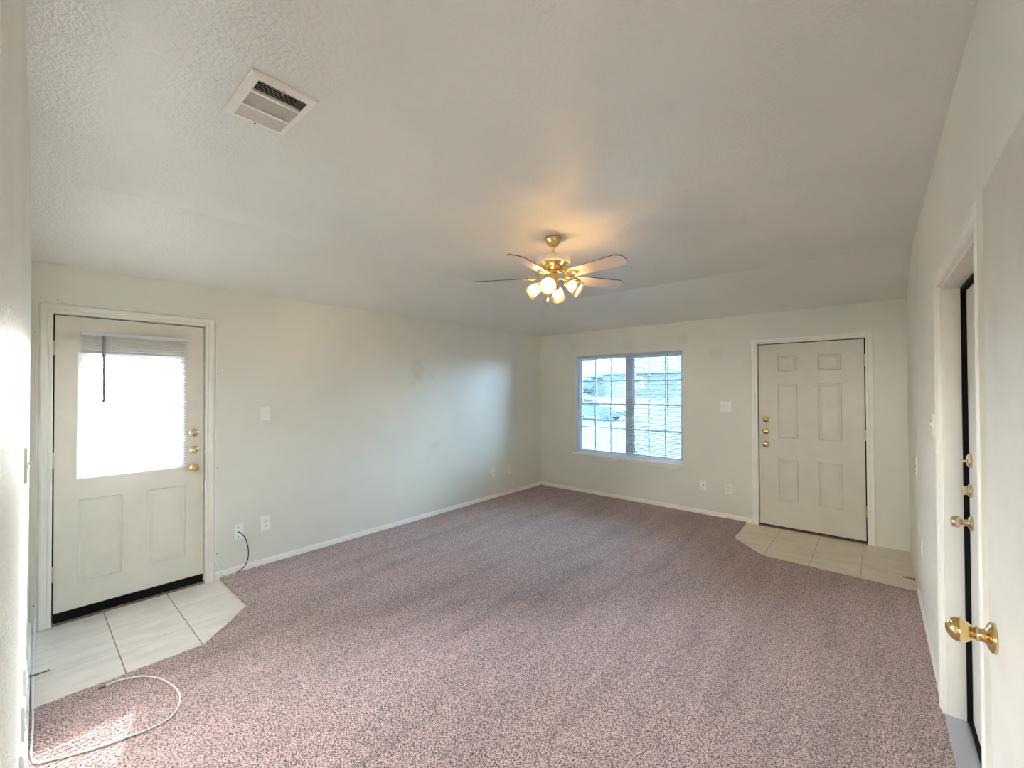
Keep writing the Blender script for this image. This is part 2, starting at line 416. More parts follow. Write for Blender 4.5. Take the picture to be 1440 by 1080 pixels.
def wloc(o):
    v = Vector((0, 0, 0))
    while o is not None: v += o.location; o = o.parent
    return v
def part(name, bm, mat, parent=None, smooth=False, label=None, loc=None, recalc=True):
    if recalc: bmesh.ops.recalc_face_normals(bm, faces=bm.faces)
    if parent is None and loc is None:
        xs = [v.co for v in bm.verts]
        loc = Vector((sum(v.x for v in xs)/len(xs), sum(v.y for v in xs)/len(xs), min(v.z for v in xs)))
    off = wloc(parent) if parent is not None else Vector(loc)
    bmesh.ops.translate(bm, verts=bm.verts, vec=-off)
    me = bpy.data.meshes.new(name); bm.to_mesh(me); bm.free()
    me.materials.append(mat)
    if smooth:
        me.polygons.foreach_set('use_smooth', [True]*len(me.polygons))
        try: me.set_sharp_from_angle(angle=math.radians(38))
        except Exception: pass
    o = bpy.data.objects.new(name, me); COL.objects.link(o)
    if parent is not None: o.parent = parent
    else: o.location = off
    if label: o['label'] = label
    return o
def tag(o, label, cat, group=None, kind=None):
    o['label'] = label; o['category'] = cat
    if group: o['group'] = group
    if kind: o['kind'] = kind
    return o
def thing(name, loc, label, cat, group=None, kind=None):
    o = bpy.data.objects.new(name, None); COL.objects.link(o); o.location = loc; o.empty_display_size = 0.05
    return tag(o, label, cat, group, kind)
def struct(name, bm, mat, label, cat, **k):
    return tag(part(name, bm, mat, **k), label, cat, kind='structure')

# ---------------------------------------------------------------- room shell
bm = B(); box(bm, FW, -4.6, 0.6, -2.6, 5.75, -0.16, -0.004)
struct('floor', bm, M['carpet_base'], 'concrete slab under the carpet and tile of the room', 'floor')
TL = [(-XL, 0.03), (-XL, 1.085), (-3.472, 1.080), (-3.140, 0.742), (-3.150, 0.00), (-XL, 0.00)]
TR = [(-1.186, YF), (-1.168, 4.857), (-0.832, 4.506), (0.230, 4.468), (0.230, YF)]
bm = B(); prism(bm, [(-XL-0.02, -0.02), (-XL-0.02, 1.085), (-3.472, 1.080), (-3.140, 0.742), (-3.150, -0.02)], -0.004, 0.0)
struct('floor', bm, M['tile_l'], 'pale ceramic tile landing in front of the glazed door with a cut corner', 'floor')
bm = B(); prism(bm, [(-1.186, YF+0.02), (-1.168, 4.857), (-0.832, 4.506), (0.24, 4.468), (0.24, YF+0.02)], -0.004, 0.0)
struct('floor', bm, M['tile_r'], 'tan ceramic tile entry in front of the six panel door', 'floor')
# carpet: room outline minus the two tile areas, ragged fine edge
def fine(a, b, n=14, amp=0.004):
    out = []
    for k in range(n):
        t = k/n; out.append((a[0]+(b[0]-a[0])*t + (random.uniform(-amp, amp) if k else 0), a[1]+(b[1]-a[1])*t + (random.uniform(-amp, amp) if k else 0)))
    return out
tl = [(-XL, 1.085), (-3.472, 1.080), (-3.140, 0.742), (-3.150, nwy(-3.15)-0.005)]
poly = []
for a, b in zip(tl, tl[1:]): poly += fine(a, b, 28)
poly += [tl[-1], (-0.75, nwy(-0.75)), (-0.75, -2.5), (rwx(-2.5), -2.5), (rwx(4.468), 4.468)]
trp = [(rwx(4.468), 4.468), (-0.832, 4.506), (-1.168, 4.857), (-1.186, YF)]
for a, b in zip(trp, trp[1:]): poly += fine(a, b, 28)[1:] if a == trp[0] else fine(a, b, 28)
poly += [trp[-1], (-XL, YF)]
bm = B()
vs = [bm.verts.new((x, y, CARP)) for x, y in poly]; lo = [bm.verts.new((x, y, -0.004)) for x, y in poly]
for k in range(len(poly)): bm.faces.new((vs[k], vs[(k+1) % len(poly)], lo[(k+1) % len(poly)], lo[k]))
f = bm.faces.new(vs); bmesh.ops.triangulate(bm, faces=[f])
struct('floor', bm, M['carpet'], 'worn mauve cut pile carpet with vacuum streaks covering the middle of the room', 'carpet', loc=(0, 0, 0))

# walls
DL = dict(u0=0.145, u1=0.971, v0=0.077, v1=2.076)      # glazed door leaf on the left wall
DF = dict(u0=-1.046, u1=-0.115, v0=0.026, v1=2.053)    # six panel entry door on the far wall
DG = dict(u0=1.875, u1=2.885, v1=2.045)                # garage doorway in the right wall (opening)
WN = (-3.500, -1.895, 0.585, 2.052)                    # window opening in the far wall
bm = B(); wall_cells(bm, FL, [-0.2, YF+0.14], [-0.1, HW+0.05], [(DL['u0']-0.009, DL['u1']+0.011, 0.0, DL['v1']+0.010)], 0.14)
struct('wall_left', bm, M['wall_left'], 'long beige wall on the left with the glazed door', 'wall', loc=(-XL, 0, 0))
bm = B(); wall_cells(bm, FF, [-XL-0.14, 0.45], [-0.1, HW+0.05], [WN, (DF['u0']-0.010, DF['u1']+0.010, 0.0, DF['v1']+0.010)], 0.14)
struct('wall_far', bm, M['wall'], 'beige far wall with the window and the six panel entry door', 'wall', loc=(0, YF, 0))
bm = B(); wall_cells(bm, FR, [-0.15, YF+0.10], [-0.1, HC+0.05], [(DG['u0'], DG['u1'], 0.0, DG['v1'])], 0.115)
struct('wall_right', bm, M['wall'], 'beige wall running along the right edge of the picture', 'wall', loc=(0.22, 0, 0))
bm = B(); wall_cells(bm, FN, [-XL-0.10, -0.75], [-0.1, HC+0.05], [], 0.12)
struct('wall_near', bm, M['wall_near'], 'glossy beige wall seen edge on along the left margin', 'wall', loc=(-2.4, 0, 0))

# ceiling: flat middle with sloped sides towards the left and the far wall
bm = B()
c1 = bm.verts.new((-XL, -0.16, HW)); c2 = bm.verts.new((-XL, YF, HW)); c3 = bm.verts.new((0.30, YF, HW))
e1 = bm.verts.new((-XL+SLX, -0.16, HC)); e2 = bm.verts.new((-XL+SLX, YF-SLY, HC)); e3 = bm.verts.new((0.30, YF-SLY, HC)); e4 = bm.verts.new((0.30, -0.16, HC))
# the flat middle is cut out where the vent opens
gx = [-XL+SLX, -1.975, -1.700, 0.30]; gy = [-0.16, 0.560, 0.735, YF-SLY]
gv = {(0, 0): e1, (0, 3): e2, (3, 3): e3, (3, 0): e4}
for i in range(4):
    for j in range(4):
        if (i, j) not in gv: gv[i, j] = bm.verts.new((gx[i], gy[j], HC))
for i in range(3):
    for j in range(3):
        if (i, j) != (1, 1): bm.faces.new((gv[i, j], gv[i, j+1], gv[i+1, j+1], gv[i+1, j]))
bm.faces.new((c1, c2, e2, gv[0, 2], gv[0, 1], e1)); bm.faces.new((c2, c3, e3, gv[2, 3], gv[1, 3], e2))
ex = bmesh.ops.extrude_face_region(bm, geom=bm.faces[:])
bmesh.ops.translate(bm, verts=[v for v in ex['geom'] if isinstance(v, bmesh.types.BMVert)], vec=(0, 0, 0.12))
struct('ceiling', bm, M['ceiling'], 'textured off white ceiling sloping down to the left and far walls', 'ceiling', loc=(-2, 2.7, HC))
bm = B(); box(bm, FW, -5.0, 0.9, YF+0.14, YF+0.75, 2.42, 2.50)  # unseen overhang added to keep the sun off the far window
struct('added_sun_eave', bm, M['trimw'], 'added white overhang, out of view, shading the window and entry door from the sun', 'eave')

# unseen hall added behind the camera so its window lights the far wall
bm = B(); wall_cells(bm, lambda u, v, n: Vector((u, -2.6+n, v)), [-0.87, 0.40], [-0.1, HC], [(-0.12, 0.24, 1.20, 1.90)], 0.1)
struct('wall_added_hall', bm, M['wall'], 'end wall of the added unseen hall, with a small window to light the room', 'wall')
bm = B(); box(bm, FW, -0.12, 0.24, -2.66, -2.655, 1.20, 1.90)
struct('added_hall_window', bm, M['glass_added_hall'], 'added tinted pane in the unseen hall, letting in light for the far wall', 'window')
bm = B(); box(bm, FW, -0.87, -0.751, -2.6, -0.14, -0.1, HC)
struct('wall_added_hall', bm, M['wall'], 'side wall of the added unseen hall behind the camera', 'wall')
bm = B(); box(bm, FW, 0.28, 0.40, -2.6, -0.14, -0.1, HC)
struct('wall_added_hall', bm, M['wall'], 'right side wall of the added unseen hall behind the camera', 'wall')
bm = B(); box(bm, FW, -2.2, 0.40, -2.7, -0.15, HC, HC+0.1)
struct('ceiling', bm, M['ceiling'], 'ceiling of the added unseen hall behind the camera', 'ceiling')

# baseboards
def baseboard(bm, fr, u0, u1, h=0.062, z0=0.0):
    prof = [(0, 0), (0.0, 0.012), (h*0.72, 0.012), (h*0.80, 0.009), (h*0.93, 0.007), (h, 0.004), (h, 0)]
    rings = [[bm.verts.new(fr(u, z0+a, n)) for a, n in prof] for u in (u0, u1)]
    k = len(prof)
    for i in range(k): bm.faces.new((rings[0][i], rings[0][(i+1) % k], rings[1][(i+1) % k], rings[1][i]))
    bm.faces.new(rings[0]); bm.faces.new(rings[1])
bm = B(); baseboard(bm, FL, 1.052, YF)
struct('baseboard_left', bm, M['trimw'], 'white baseboard along the long left wall', 'baseboard')
bm = B(); baseboard(bm, FF, -XL+0.012, -1.112)
struct('baseboard_far', bm, M['trimw'], 'white baseboard under the window on the far wall', 'baseboard')
bm = B(); baseboard(bm, FR, 2.955, 4.44, 0.05)
struct('baseboard_right', bm, M['trim'], 'low baseboard along the right wall beside the carpet', 'baseboard')
bm = B(); baseboard(bm, FN, -XL+0.012, -0.75, 0.075)
struct('baseboard_near', bm, M['trimw'], 'white baseboard along the near wall at the left margin', 'baseboard')

# ---------------------------------------------------------------- door hardware
def knob(fr, u, v, parent, mat, n0=0.0, s=1.0):
    bm = B()
    lathe(bm, fr, u, v, [(n0, 0.033*s), (n0+0.004*s, 0.034*s), (n0+0.010*s, 0.029*s), (n0+0.014*s, 0.016*s), (n0+0.030*s, 0.0125*s),
          (n0+0.036*s, 0.016*s), (n0+0.041*s, 0.0225*s), (n0+0.050*s, 0.0268*s), (n0+0.058*s, 0.0262*s), (n0+0.066*s, 0.021*s), (n0+0.069*s, 0.012*s), (n0+0.0695*s, 0.002*s)], 28)
    return part('knob', bm, mat, parent, True)
def deadbolt(fr, u, v, parent, mat, n0=0.0, r=0.032, turn='v', blank=False):
    bm = B()
    lathe(bm, fr, u, v, [(n0, r), (n0+0.006, r*1.02), (n0+0.010, r*0.92), (n0+0.014, r*0.62), (n0+0.016, r*0.2)], 24)
    o = part('deadbolt', bm, mat, parent, True)
    bm = B()
    if blank:
        lathe(bm, fr, u, v, [(n0+0.0155, r*0.40), (n0+0.019, r*0.40), (n0+0.020, r*0.30)], 16)
        part('lock_cylinder', bm, mat, o, True)
    else:
        a, b = (0.005, 0.019) if turn == 'v' else (0.019, 0.005)
        chamfer_box(bm, fr, u-a, u+a, v-b, v+b, n0+0.0155, n0+0.034, 0.003)
        part('thumb_turn', bm, mat, o)
    return o
def hinge(fr, u, v0, v1, parent, mat, n0=0.0, side=1):
    bm = B(); r = 0.0065; zs = [v0 + (v1-v0)*k/5 for k in range(6)]
    for k in range(5):
        g = 0.0012
        rings = []
        for z in (zs[k]+g, zs[k+1]-g):
            rings.append([bm.verts.new(fr(u + r*math.cos(2*PI*j/12), z, n0+0.006 + r*math.sin(2*PI*j/12))) for j in range(12)])
        for j in range(12): bm.faces.new((rings[0][j], rings[0][(j+1) % 12], rings[1][(j+1) % 12], rings[1][j]))
        bm.faces.new(rings[0]); bm.faces.new(rings[1])
    box(bm, fr, u-0.006, u+0.006, v0+0.001, v1-0.001, n0-0.004, n0+0.001)
    return part('hinge', bm, mat, parent, True)

# ---------------------------------------------------------------- door_1: glazed door on the left wall
d1 = thing('door_1', (-XL, 0.555, 0), 'cream half glazed door with a blind over its glass on the left wall', 'door', kind='structure')
GL = (0.277, 0.817, 0.985, 1.806)
bm = B(); panel_slab(bm, FL, DL['u0'], DL['u1'], DL['v0'], DL['v1'], 0.044,
    [(0.255, 0.489, 0.250, 0.820), (0.618, 0.861, 0.250, 0.820)], hole=GL, n0=-0.004)
part('door_leaf', bm, M['door'], d1)
bm = B(); ring_frame(bm, FL, 0.250, 0.844, 0.958, 1.832, 0.027, -0.004, 0.006)
ring_frame(bm, FL, 0.250, 0.844, 0.958, 1.832, 0.027, -0.056, -0.048)
part('lite_frame', bm, M['white'], d1, label='white frame round the door glass')
bm = B(); box(bm, FL, GL[0], GL[1], GL[2], GL[3], -0.028, -0.024)
part('glass_pane', bm, M['glass'], d1, label='clear door glass blown out by daylight')
bm = B(); casing(bm, FL, DL['u0']-0.009, DL['u1']+0.011, DL['v1']+0.010)
part('casing', bm, M['trim'], d1)
bm = B()
box(bm, FL, DL['u0']-0.009, DL['u0']+0.012, 0, DL['v1']+0.010, -0.139, -0.052); box(bm, FL, DL['u1']-0.012, DL['u1']+0.011, 0, DL['v1']+0.010, -0.139, -0.052)
box(bm, FL, DL['u0']+0.012, DL['u1']-0.012, DL['v1']-0.012, DL['v1']+0.010, -0.139, -0.052)
part('weatherstrip', bm, M['black'], d1, label='black weatherstrip in the door gap')
bm = B(); box(bm, FL, DL['u0'], DL['u1'], 0.014, 0.0765, -0.044, 0.001)
part('door_sweep', bm, M['black'], d1, label='black rubber sweep along the bottom of the door')
bm = B(); box(bm, FL, DL['u0']-0.008, DL['u1']+0.010, 0.0, 0.0135, -0.13, 0.012)
part('threshold', bm, M['bronze'], d1, label='worn brown metal threshold')
for v0, v1 in ((1.805, 1.903), (1.050, 1.152), (0.292, 0.396)): hinge(FL, DL['u0']-0.006, v0, v1, d1, M['steel'])
deadbolt(FL, 0.910, 1.227, d1, M['brass_old'], -0.004, 0.033, blank=True)
deadbolt(FL, 0.910, 1.090, d1, M['brass_old'], -0.004, 0.030, 'v')
knob(FL, 0.912, 0.944, d1, M['brass'], -0.004, 0.95)

# ---------------------------------------------------------------- door_2: six panel entry door on the far wall
d2 = thing('door_2', (-0.58, YF, 0), 'cream six panel entry door with a peephole on the far wall', 'door', kind='structure')
pa, pb = (-0.862, -0.674), (-0.494, -0.292)
bm = B(); panel_slab(bm, FF, DF['u0'], DF['u1'], DF['v0'], DF['v1'], 0.044,
    [(*pa, 1.745, 1.923), (*pb, 1.745, 1.923), (*pa, 1.005, 1.612), (*pb, 1.005, 1.612), (*pa, 0.302, 0.778), (*pb, 0.302, 0.778)], n0=-0.004)
part('door_leaf', bm, M['door'], d2)
bm = B(); casing(bm, FF, DF['u0']-0.010, DF['u1']+0.010, DF['v1']+0.010)
part('casing', bm, M['trimw'], d2)
bm = B()
box(bm, FF, DF['u0']-0.010, DF['u0']+0.012, 0, DF['v1']+0.010, -0.139, -0.050); box(bm, FF, DF['u1']-0.012, DF['u1']+0.010, 0, DF['v1']+0.010, -0.139, -0.050)
box(bm, FF, DF['u0']+0.012, DF['u1']-0.012, DF['v1']-0.012, DF['v1']+0.010, -0.139, -0.050)
part('weatherstrip', bm, M['black'], d2)
bm = B(); box(bm, FF, DF['u0']-0.009, DF['u1']+0.009, 0.0, 0.012, -0.13, 0.016)
part('threshold', bm, M['bronze'], d2, label='brown metal threshold')
bm = B(); box(bm, FF, DF['u0']-0.009, DF['u1']+0.009, 0.0121, 0.0255, -0.13, -0.030)
part('door_sweep', bm, M['black'], d2)
for v0, v1 in ((1.781, 1.899), (1.030, 1.144), (0.271, 0.385)): hinge(FF, DF['u1']+0.005, v0, v1, d2, M['brass_old'])
deadbolt(FF, -0.978, 1.205, d2, M['brass'], -0.004, 0.034, 'h')
deadbolt(FF, -0.979, 1.072, d2, M['brass'], -0.004, 0.034, 'h')
knob(FF, -0.980, 0.927, d2, M['brass'], -0.004, 1.0)
bm = B(); lathe(bm, FF, -0.578, 1.570, [(-0.004, 0.009), (0.0, 0.009), (0.001, 0.006), (0.0015, 0.001)], 14)
part('peephole', bm, M['white'], d2, True, label='small bright peephole')

# ---------------------------------------------------------------- door_3: doorway in the right wall with a closed door set back
d3 = thing('door_3', (0.25, 2.38, 0), 'cream closed door with three brass locks set back in the right wall doorway', 'door', kind='structure')
bm = B(); casing(bm, FR, DG['u0'], DG['u1'], DG['v1'])
part('casing', bm, M['trim'], d3)
JX = 0.075
bm = B()
box(bm, FR, DG['u0']-0.001, DG['u0']+0.016, 0.0, DG['v1'], -0.114, -0.001); box(bm, FR, DG['u1']-0.016, DG['u1']+0.001, 0.0, DG['v1'], -0.114, -0.001)
box(bm, FR, DG['u0']+0.016, DG['u1']-0.016, DG['v1']-0.016, DG['v1']+0.001, -0.114, -0.001)
part('door_jamb', bm, M['trim'], d3)
bm = B()
box(bm, FR, DG['u0']+0.016, DG['u0']+0.030, 0.02, DG['v1']-0.016, -0.084, -0.066); box(bm, FR, DG['u1']-0.030, DG['u1']-0.016, 0.02, DG['v1']-0.016, -0.084, -0.066)
box(bm, FR, DG['u0']+0.030, DG['u1']-0.030, DG['v1']-0.034, DG['v1']-0.016, -0.084, -0.066)
box(bm, FR, DG['u0']+0.016, DG['u1']-0.016, 0.021, 0.034, -0.110, -0.070)
part('weatherstrip', bm, M['black'], d3, label='black weatherstrip between jamb and door')
bm = B(); box(bm, FR, DG['u0']+0.018, DG['u1']-0.018, 0.035, DG['v1']-0.018, -0.114, -0.0845)
part('door_leaf', bm, M['door4'], d3)
bm = B(); box(bm, FR, DG['u0']+0.0165, DG['u1']-0.0165, 0.0, 0.020, -0.113, 0.000)
box(bm, FR, DG['u0']+0.0165, DG['u1']-0.0165, 0.0, 0.024, 0.000, 0.006)
part('threshold', bm, M['alu'], d3, label='bare aluminium threshold')
deadbolt(FR, 2.800, 1.232, d3, M['brass_old'], -0.0845, 0.032, 'h')
deadbolt(FR, 2.797, 1.098, d3, M['brass_old'], -0.0845, 0.030, 'v')
knob(FR, 2.792, 0.953, d3, M['brass_old'], -0.0845, 1.0)

# ---------------------------------------------------------------- door_4: flat door folded open against the right wall
d4 = thing('door_4', (D4+0.017, 1.14, 0), 'plain off white door with a large brass knob standing open at the right edge', 'door', kind='structure')
bm = B(); box(bm, FO, 0.760, 1.535, 0.030, 2.048, -0.034, 0.0)
bmesh.ops.recalc_face_normals(bm, faces=bm.faces); bmesh.ops.bevel(bm, geom=bm.edges[:], offset=0.002, segments=1, affect='EDGES')
part('door_leaf', bm, M['door4'], d4)
bm = B()
lathe(bm, FO, 1.462, 0.990, [(0, 0.0335), (0.003, 0.0345), (0.008, 0.033), (0.012, 0.026), (0.015, 0.017), (0.018, 0.0145), (0.027, 0.0140), (0.028, 0.0165), (0.031, 0.0165), (0.032, 0.0125), (0.036, 0.014),
      (0.042, 0.0205), (0.049, 0.0255), (0.057, 0.0277), (0.065, 0.0268), (0.072, 0.0225), (0.078, 0.0150), (0.081, 0.0075), (0.0815, 0.001)], 36)
part('knob', bm, M['brass'], d4, True, label='large polished brass knob on a round rose')
bm = B()
for z in (0.25, 1.02, 1.80): box(bm, FO, 0.752, 0.760, z, z+0.09, -0.030, -0.004)
part('hinge', bm, M['brass'], d4)

# ---------------------------------------------------------------- window_1 in the far wall
w1 = thing('window_1', (-2.70, YF, WN[2]), 'white double window with grids in the far wall looking out on the street', 'window', kind='structure')
u0, u1, v0, v1 = WN
bm = B(); ring_frame(bm, FF, u0, u1, v0+0.012, v1, 0.035, -0.130, -0.062)
box(bm, FF, -2.702, -2.612, v0+0.047, v1-0.035, -0.130, -0.062)
part('window_frame', bm, M['vinyl'], w1)
mid = 1.342
for (a, b, nm) in ((u0+0.035, -2.702, 3), (-2.612, u1-0.035, 3)):
    for (c, d, dep) in ((v0+0.047, mid+0.010, -0.082), (mid-0.012, v1-0.035, -0.102)):
        bm = B(); ring_frame(bm, FF, a, b, c, d, 0.024, dep-0.014, dep+0.010)
        for k in range(1, nm):
            x = a + (b-a)*k/nm; box(bm, FF, x-0.009, x+0.009, c+0.024, d-0.024, dep-0.006, dep+0.006)
        z = (c+d)/2; box(bm, FF, a+0.024, b-0.024, z-0.009, z+0.009, dep-0.0055, dep+0.0055)
        sash = part('sash', bm, M['vinyl'], w1)
        bm = B(); box(bm, FF, a+0.024, b-0.024, c+0.024, d-0.024, dep-0.003, dep-0.001)
        part('glass_pane', bm, M['glass_blue'], sash)
bm = B(); box(bm, FF, u0+0.001, u1-0.001, v0-0.0005, v0+0.012, -0.130, 0.0)
chamfer_box(bm, FF, u0-0.045, u1+0.045, v0-0.012, v0+0.012, 0.0005, 0.040, 0.004)
part('window_sill', bm, M['trimw'], w1)
bm = B(); chamfer_box(bm, FF, u0-0.020, u1+0.020, v0-0.062, v0-0.0125, 0.0, 0.014, 0.003)
part('apron', bm, M['trim'], w1)

# ---------------------------------------------------------------- blinds
def blind(fr, a, b, top, bot, n, label, group, tilt, pitch=0.0218, width=0.025, wand=None, cords=(0.2, 0.8), name='mini_blind', mat='slat'):
    t = thing(name, fr((a+b)/2, bot, n), label, 'blind', group)
    bm = B(); chamfer_box(bm, fr, a, b, top-0.026, top, n-0.014, n+0.014, 0.002)
    part('headrail', bm, M[mat], t)
    bm = B(); z = top - 0.040
    while z > bot + 0.026:
        rows = []
        for k in range(4):
            q = (k/3 - 0.5)*width; cz = 0.0022*(1 - (2*(k/3)-1)**2)
            # tilt > 0 lowers the room-side edge
            rows.append((q*math.cos(tilt), z + cz - q*math.sin(tilt)))
        for p, r in zip(rows, rows[1:]):
            bm.faces.new([bm.verts.new(fr(*c)) for c in ((a+0.003, p[1], n+p[0]), (b-0.003, p[1], n+p[0]), (b-0.003, r[1], n+r[0]), (a+0.003, r[1], n+r[0]))])
        z -= pitch
    part('slats', bm, M[mat], t, recalc=False)
    bm = B(); box(bm, fr, a+0.002, b-0.002, bot, bot+0.016, n-0.011, n+0.011)
    part('bottom_rail', bm, M[mat], t)
    bm = B()
    for f_ in cords:
        u = a+(b-a)*f_
        for q in (-width/2-0.001, width/2+0.001): tube(bm, [fr(u, bot+0.016, n+q), fr(u, top-0.026, n+q)], 0.0007, 5, 1)
    part('ladder_cord', bm, M[mat], t)
    if wand:
        bm = B(); tube(bm, [fr(wand[0], top-0.022, n+0.020), fr(wand[0]+0.001, wand[1], n+0.020)], 0.0088 if mat == 'slat' else 0.0045, 6, 1)
        part('tilt_wand', bm, M['wand'], t, label='dark hanging tilt wand')
    return t
blind(FL, 0.262, 0.857, 1.975, 0.965, 0.024, 'white mini blind covering the glass of the left door', 'white mini blinds', 0.30, wand=(0.378, 1.482), cords=(0.26, 0.76))
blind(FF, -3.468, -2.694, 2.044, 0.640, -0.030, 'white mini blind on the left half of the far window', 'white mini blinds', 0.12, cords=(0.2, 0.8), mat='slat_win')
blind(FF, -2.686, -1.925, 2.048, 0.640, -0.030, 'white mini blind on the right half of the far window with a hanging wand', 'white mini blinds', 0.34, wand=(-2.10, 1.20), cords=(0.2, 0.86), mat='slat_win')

# ---------------------------------------------------------------- wall plates
def plate(fr, u, v, w, h, parent, mat, t=0.006):
    bm = B(); chamfer_box(bm, fr, u-w/2, u+w/2, v-h/2, v+h/2, 0.0, t, 0.002); return part('cover_plate', bm, mat, parent)
def screw(fr, u, v, parent, mat, t=0.006):
    bm = B(); lathe(bm, fr, u, v, [(t, 0.0034), (t+0.0012, 0.003), (t+0.0014, 0.0005)], 10); return part('screw', bm, mat, parent)
def outlet(fr, u, v, label, mat=None, w=0.078, h=0.130, deep=0.006):
    mat = mat or M['ivory']
    o = thing('wall_outlet', fr(u, v-h/2, 0), label, 'power outlet', 'duplex wall outlets')
    plate(fr, u, v, w, h, o, mat, deep)
    for s in (-1, 1):
        c = v + s*0.021
        bm = B(); lathe(bm, fr, u, c, [(deep, 0.017), (deep+0.002, 0.0165), (deep+0.0022, 0.0005)], 18, 1.0, 0.84)
        r = part('receptacle', bm, mat, o)
        bm = B()
        for q in (-0.0065, 0.0065): box(bm, fr, u+q-0.0012, u+q+0.0012, c+0.000, c+0.008, deep+0.0018, deep+0.0026)
        lathe(bm, fr, u, c-0.008, [(deep+0.0018, 0.0030), (deep+0.0026, 0.0030)], 10)
        part('slot', bm, M['dark'], r)
    screw(fr, u, v, o, M['steel'], deep)
    return o
def switch(fr, u, v, label, gang=1, mat=None, deep=0.006, h=0.122):
    mat = mat or M['ivory']; w = 0.078 if gang == 1 else 0.120
    o = thing('light_switch', fr(u, v-h/2, 0), label, 'light switch', 'toggle light switches')
    plate(fr, u, v, w, h, o, mat, deep)
    for g in range(gang):
        x = u + (g - (gang-1)/2)*0.046
        bm = B(); ring_frame(bm, fr, x-0.0065, x+0.0065, v-0.0135, v+0.0135, 0.0018, deep, deep+0.0012)
        q = [fr(x-0.0035, v-0.006, deep), fr(x+0.0035, v-0.006, deep), fr(x+0.0035, v+0.007, deep), fr(x-0.0035, v+0.007, deep),
             fr(x-0.0028, v+0.004, deep+0.011), fr(x+0.0028, v+0.004, deep+0.011), fr(x+0.0028, v+0.012, deep+0.010), fr(x-0.0028, v+0.012, deep+0.010)]
        vv = [bm.verts.new(p) for p in q]
        for f_ in ((0, 1, 2, 3), (4, 5, 6, 7), (0, 1, 5, 4), (2, 3, 7, 6), (0, 3, 7, 4), (1, 2, 6, 5)): bm.faces.new([vv[k] for k in f_])
        part('toggle', bm, mat, o)
        for s in (-1, 1): screw(fr, x, v+s*0.030, o, M['steel'], deep)
    return o
def coax(fr, u, v, label, mat=None, jack=True, w=0.075, h=0.128, hole=False):
    mat = mat or M['white']
    o = thing('cable_outlet', fr(u, v-h/2, 0), label, 'cable outlet', 'cable wall plates')
    plate(fr, u, v, w, h, o, mat)
    bm = B(); lathe(bm, fr, u, v, [(0.006, 0.0062), (0.009, 0.0062), (0.009, 0.0042), (0.013, 0.0042), (0.0132, 0.0005)], 12)
    part('jack', bm, M['dark'] if hole else M['brown'], o)
    for s in (-1, 1): screw(fr, u, v+s*0.042, o, M['brown'])
    return o
switch(FL, 1.433, 1.355, 'single toggle light switch on the left wall beside the glazed door')
coax(FL, 1.224, 0.349, 'white cable plate with a black cord plugged in beside the glazed door')
outlet(FL, 1.435, 0.373, 'duplex outlet on the left wall just right of the plate with the black cord')
coax(FL, 4.402, 0.375, 'ivory cable plate low on the left wall near the far corner', M['ivory'])
outlet(FL, 4.755, 0.374, 'white duplex outlet low on the left wall nearest the far corner', M['white'])
switch(FF, -1.395, 1.343, 'two gang light switch on the far wall between window and entry door', 2)
coax(FF, -1.657, 0.367, 'white cable plate on the far wall below and right of the window', hole=True, h=0.115)
outlet(FF, -1.375, 0.361, 'ivory duplex outlet on the far wall beside the entry door casing', h=0.115)
switch(FR, 3.215, 1.362, 'light switch seen edge on beyond the doorway in the right wall', deep=0.008)
outlet(FR, 4.13, 0.440, 'outlet seen edge on low on the right wall', deep=0.004)
coax(FR, 4.49, 0.96, 'blank plate seen edge on halfway up the right wall near the tile')
switch(FN, -2.34, 1.300, 'dark edged switch plate seen edge on along the near wall at the left margin', deep=0.0085, h=0.125)
outlet(FN, -2.56, 0.420, 'outlet seen edge on along the near wall, farthest of three', M['white'], deep=0.008)
outlet(FN, -2.26, 0.420, 'outlet seen edge on along the near wall, middle one of three', M['white'], deep=0.008)
outlet(FN, -1.98, 0.415, 'outlet seen edge on along the near wall, closest of three', M['white'], deep=0.008)

# ---------------------------------------------------------------- spring door stops
def doorstop(fr, u, v, label, length=0.085):
    o = thing('door_stop', fr(u, v, 0.012), label, 'door stop')
    bm = B(); lathe(bm, fr, u, v, [(0.011, 0.011), (0.014, 0.011), (0.017, 0.007)], 14); part('base', bm, M['brown'], o, True)
    bm = B(); pts = []
    n = 90
    for k in range(n+1):
        a = 2*PI*12*k/n; r = 0.0045 - 0.0012*k/n; pts.append(fr(u + r*math.cos(a), v + r*math.sin(a), 0.016 + (length-0.016)*k/n))
    tube(bm, pts, 0.0016, 5, 1); part('spring', bm, M['brown'], o, True)
    bm = B(); lathe(bm, fr, u, v, [(length-0.002, 0.004), (length+0.002, 0.0055), (length+0.010, 0.0055), (length+0.012, 0.003)], 12)
    part('rubber_tip', bm, M['white'], o, True)
doorstop(FN, -3.42, 0.052, 'spring door stop on the near wall baseboard over the pale tile')
doorstop(FR, 4.68, 0.030, 'spring door stop with white tip on the right wall over the entry tile')

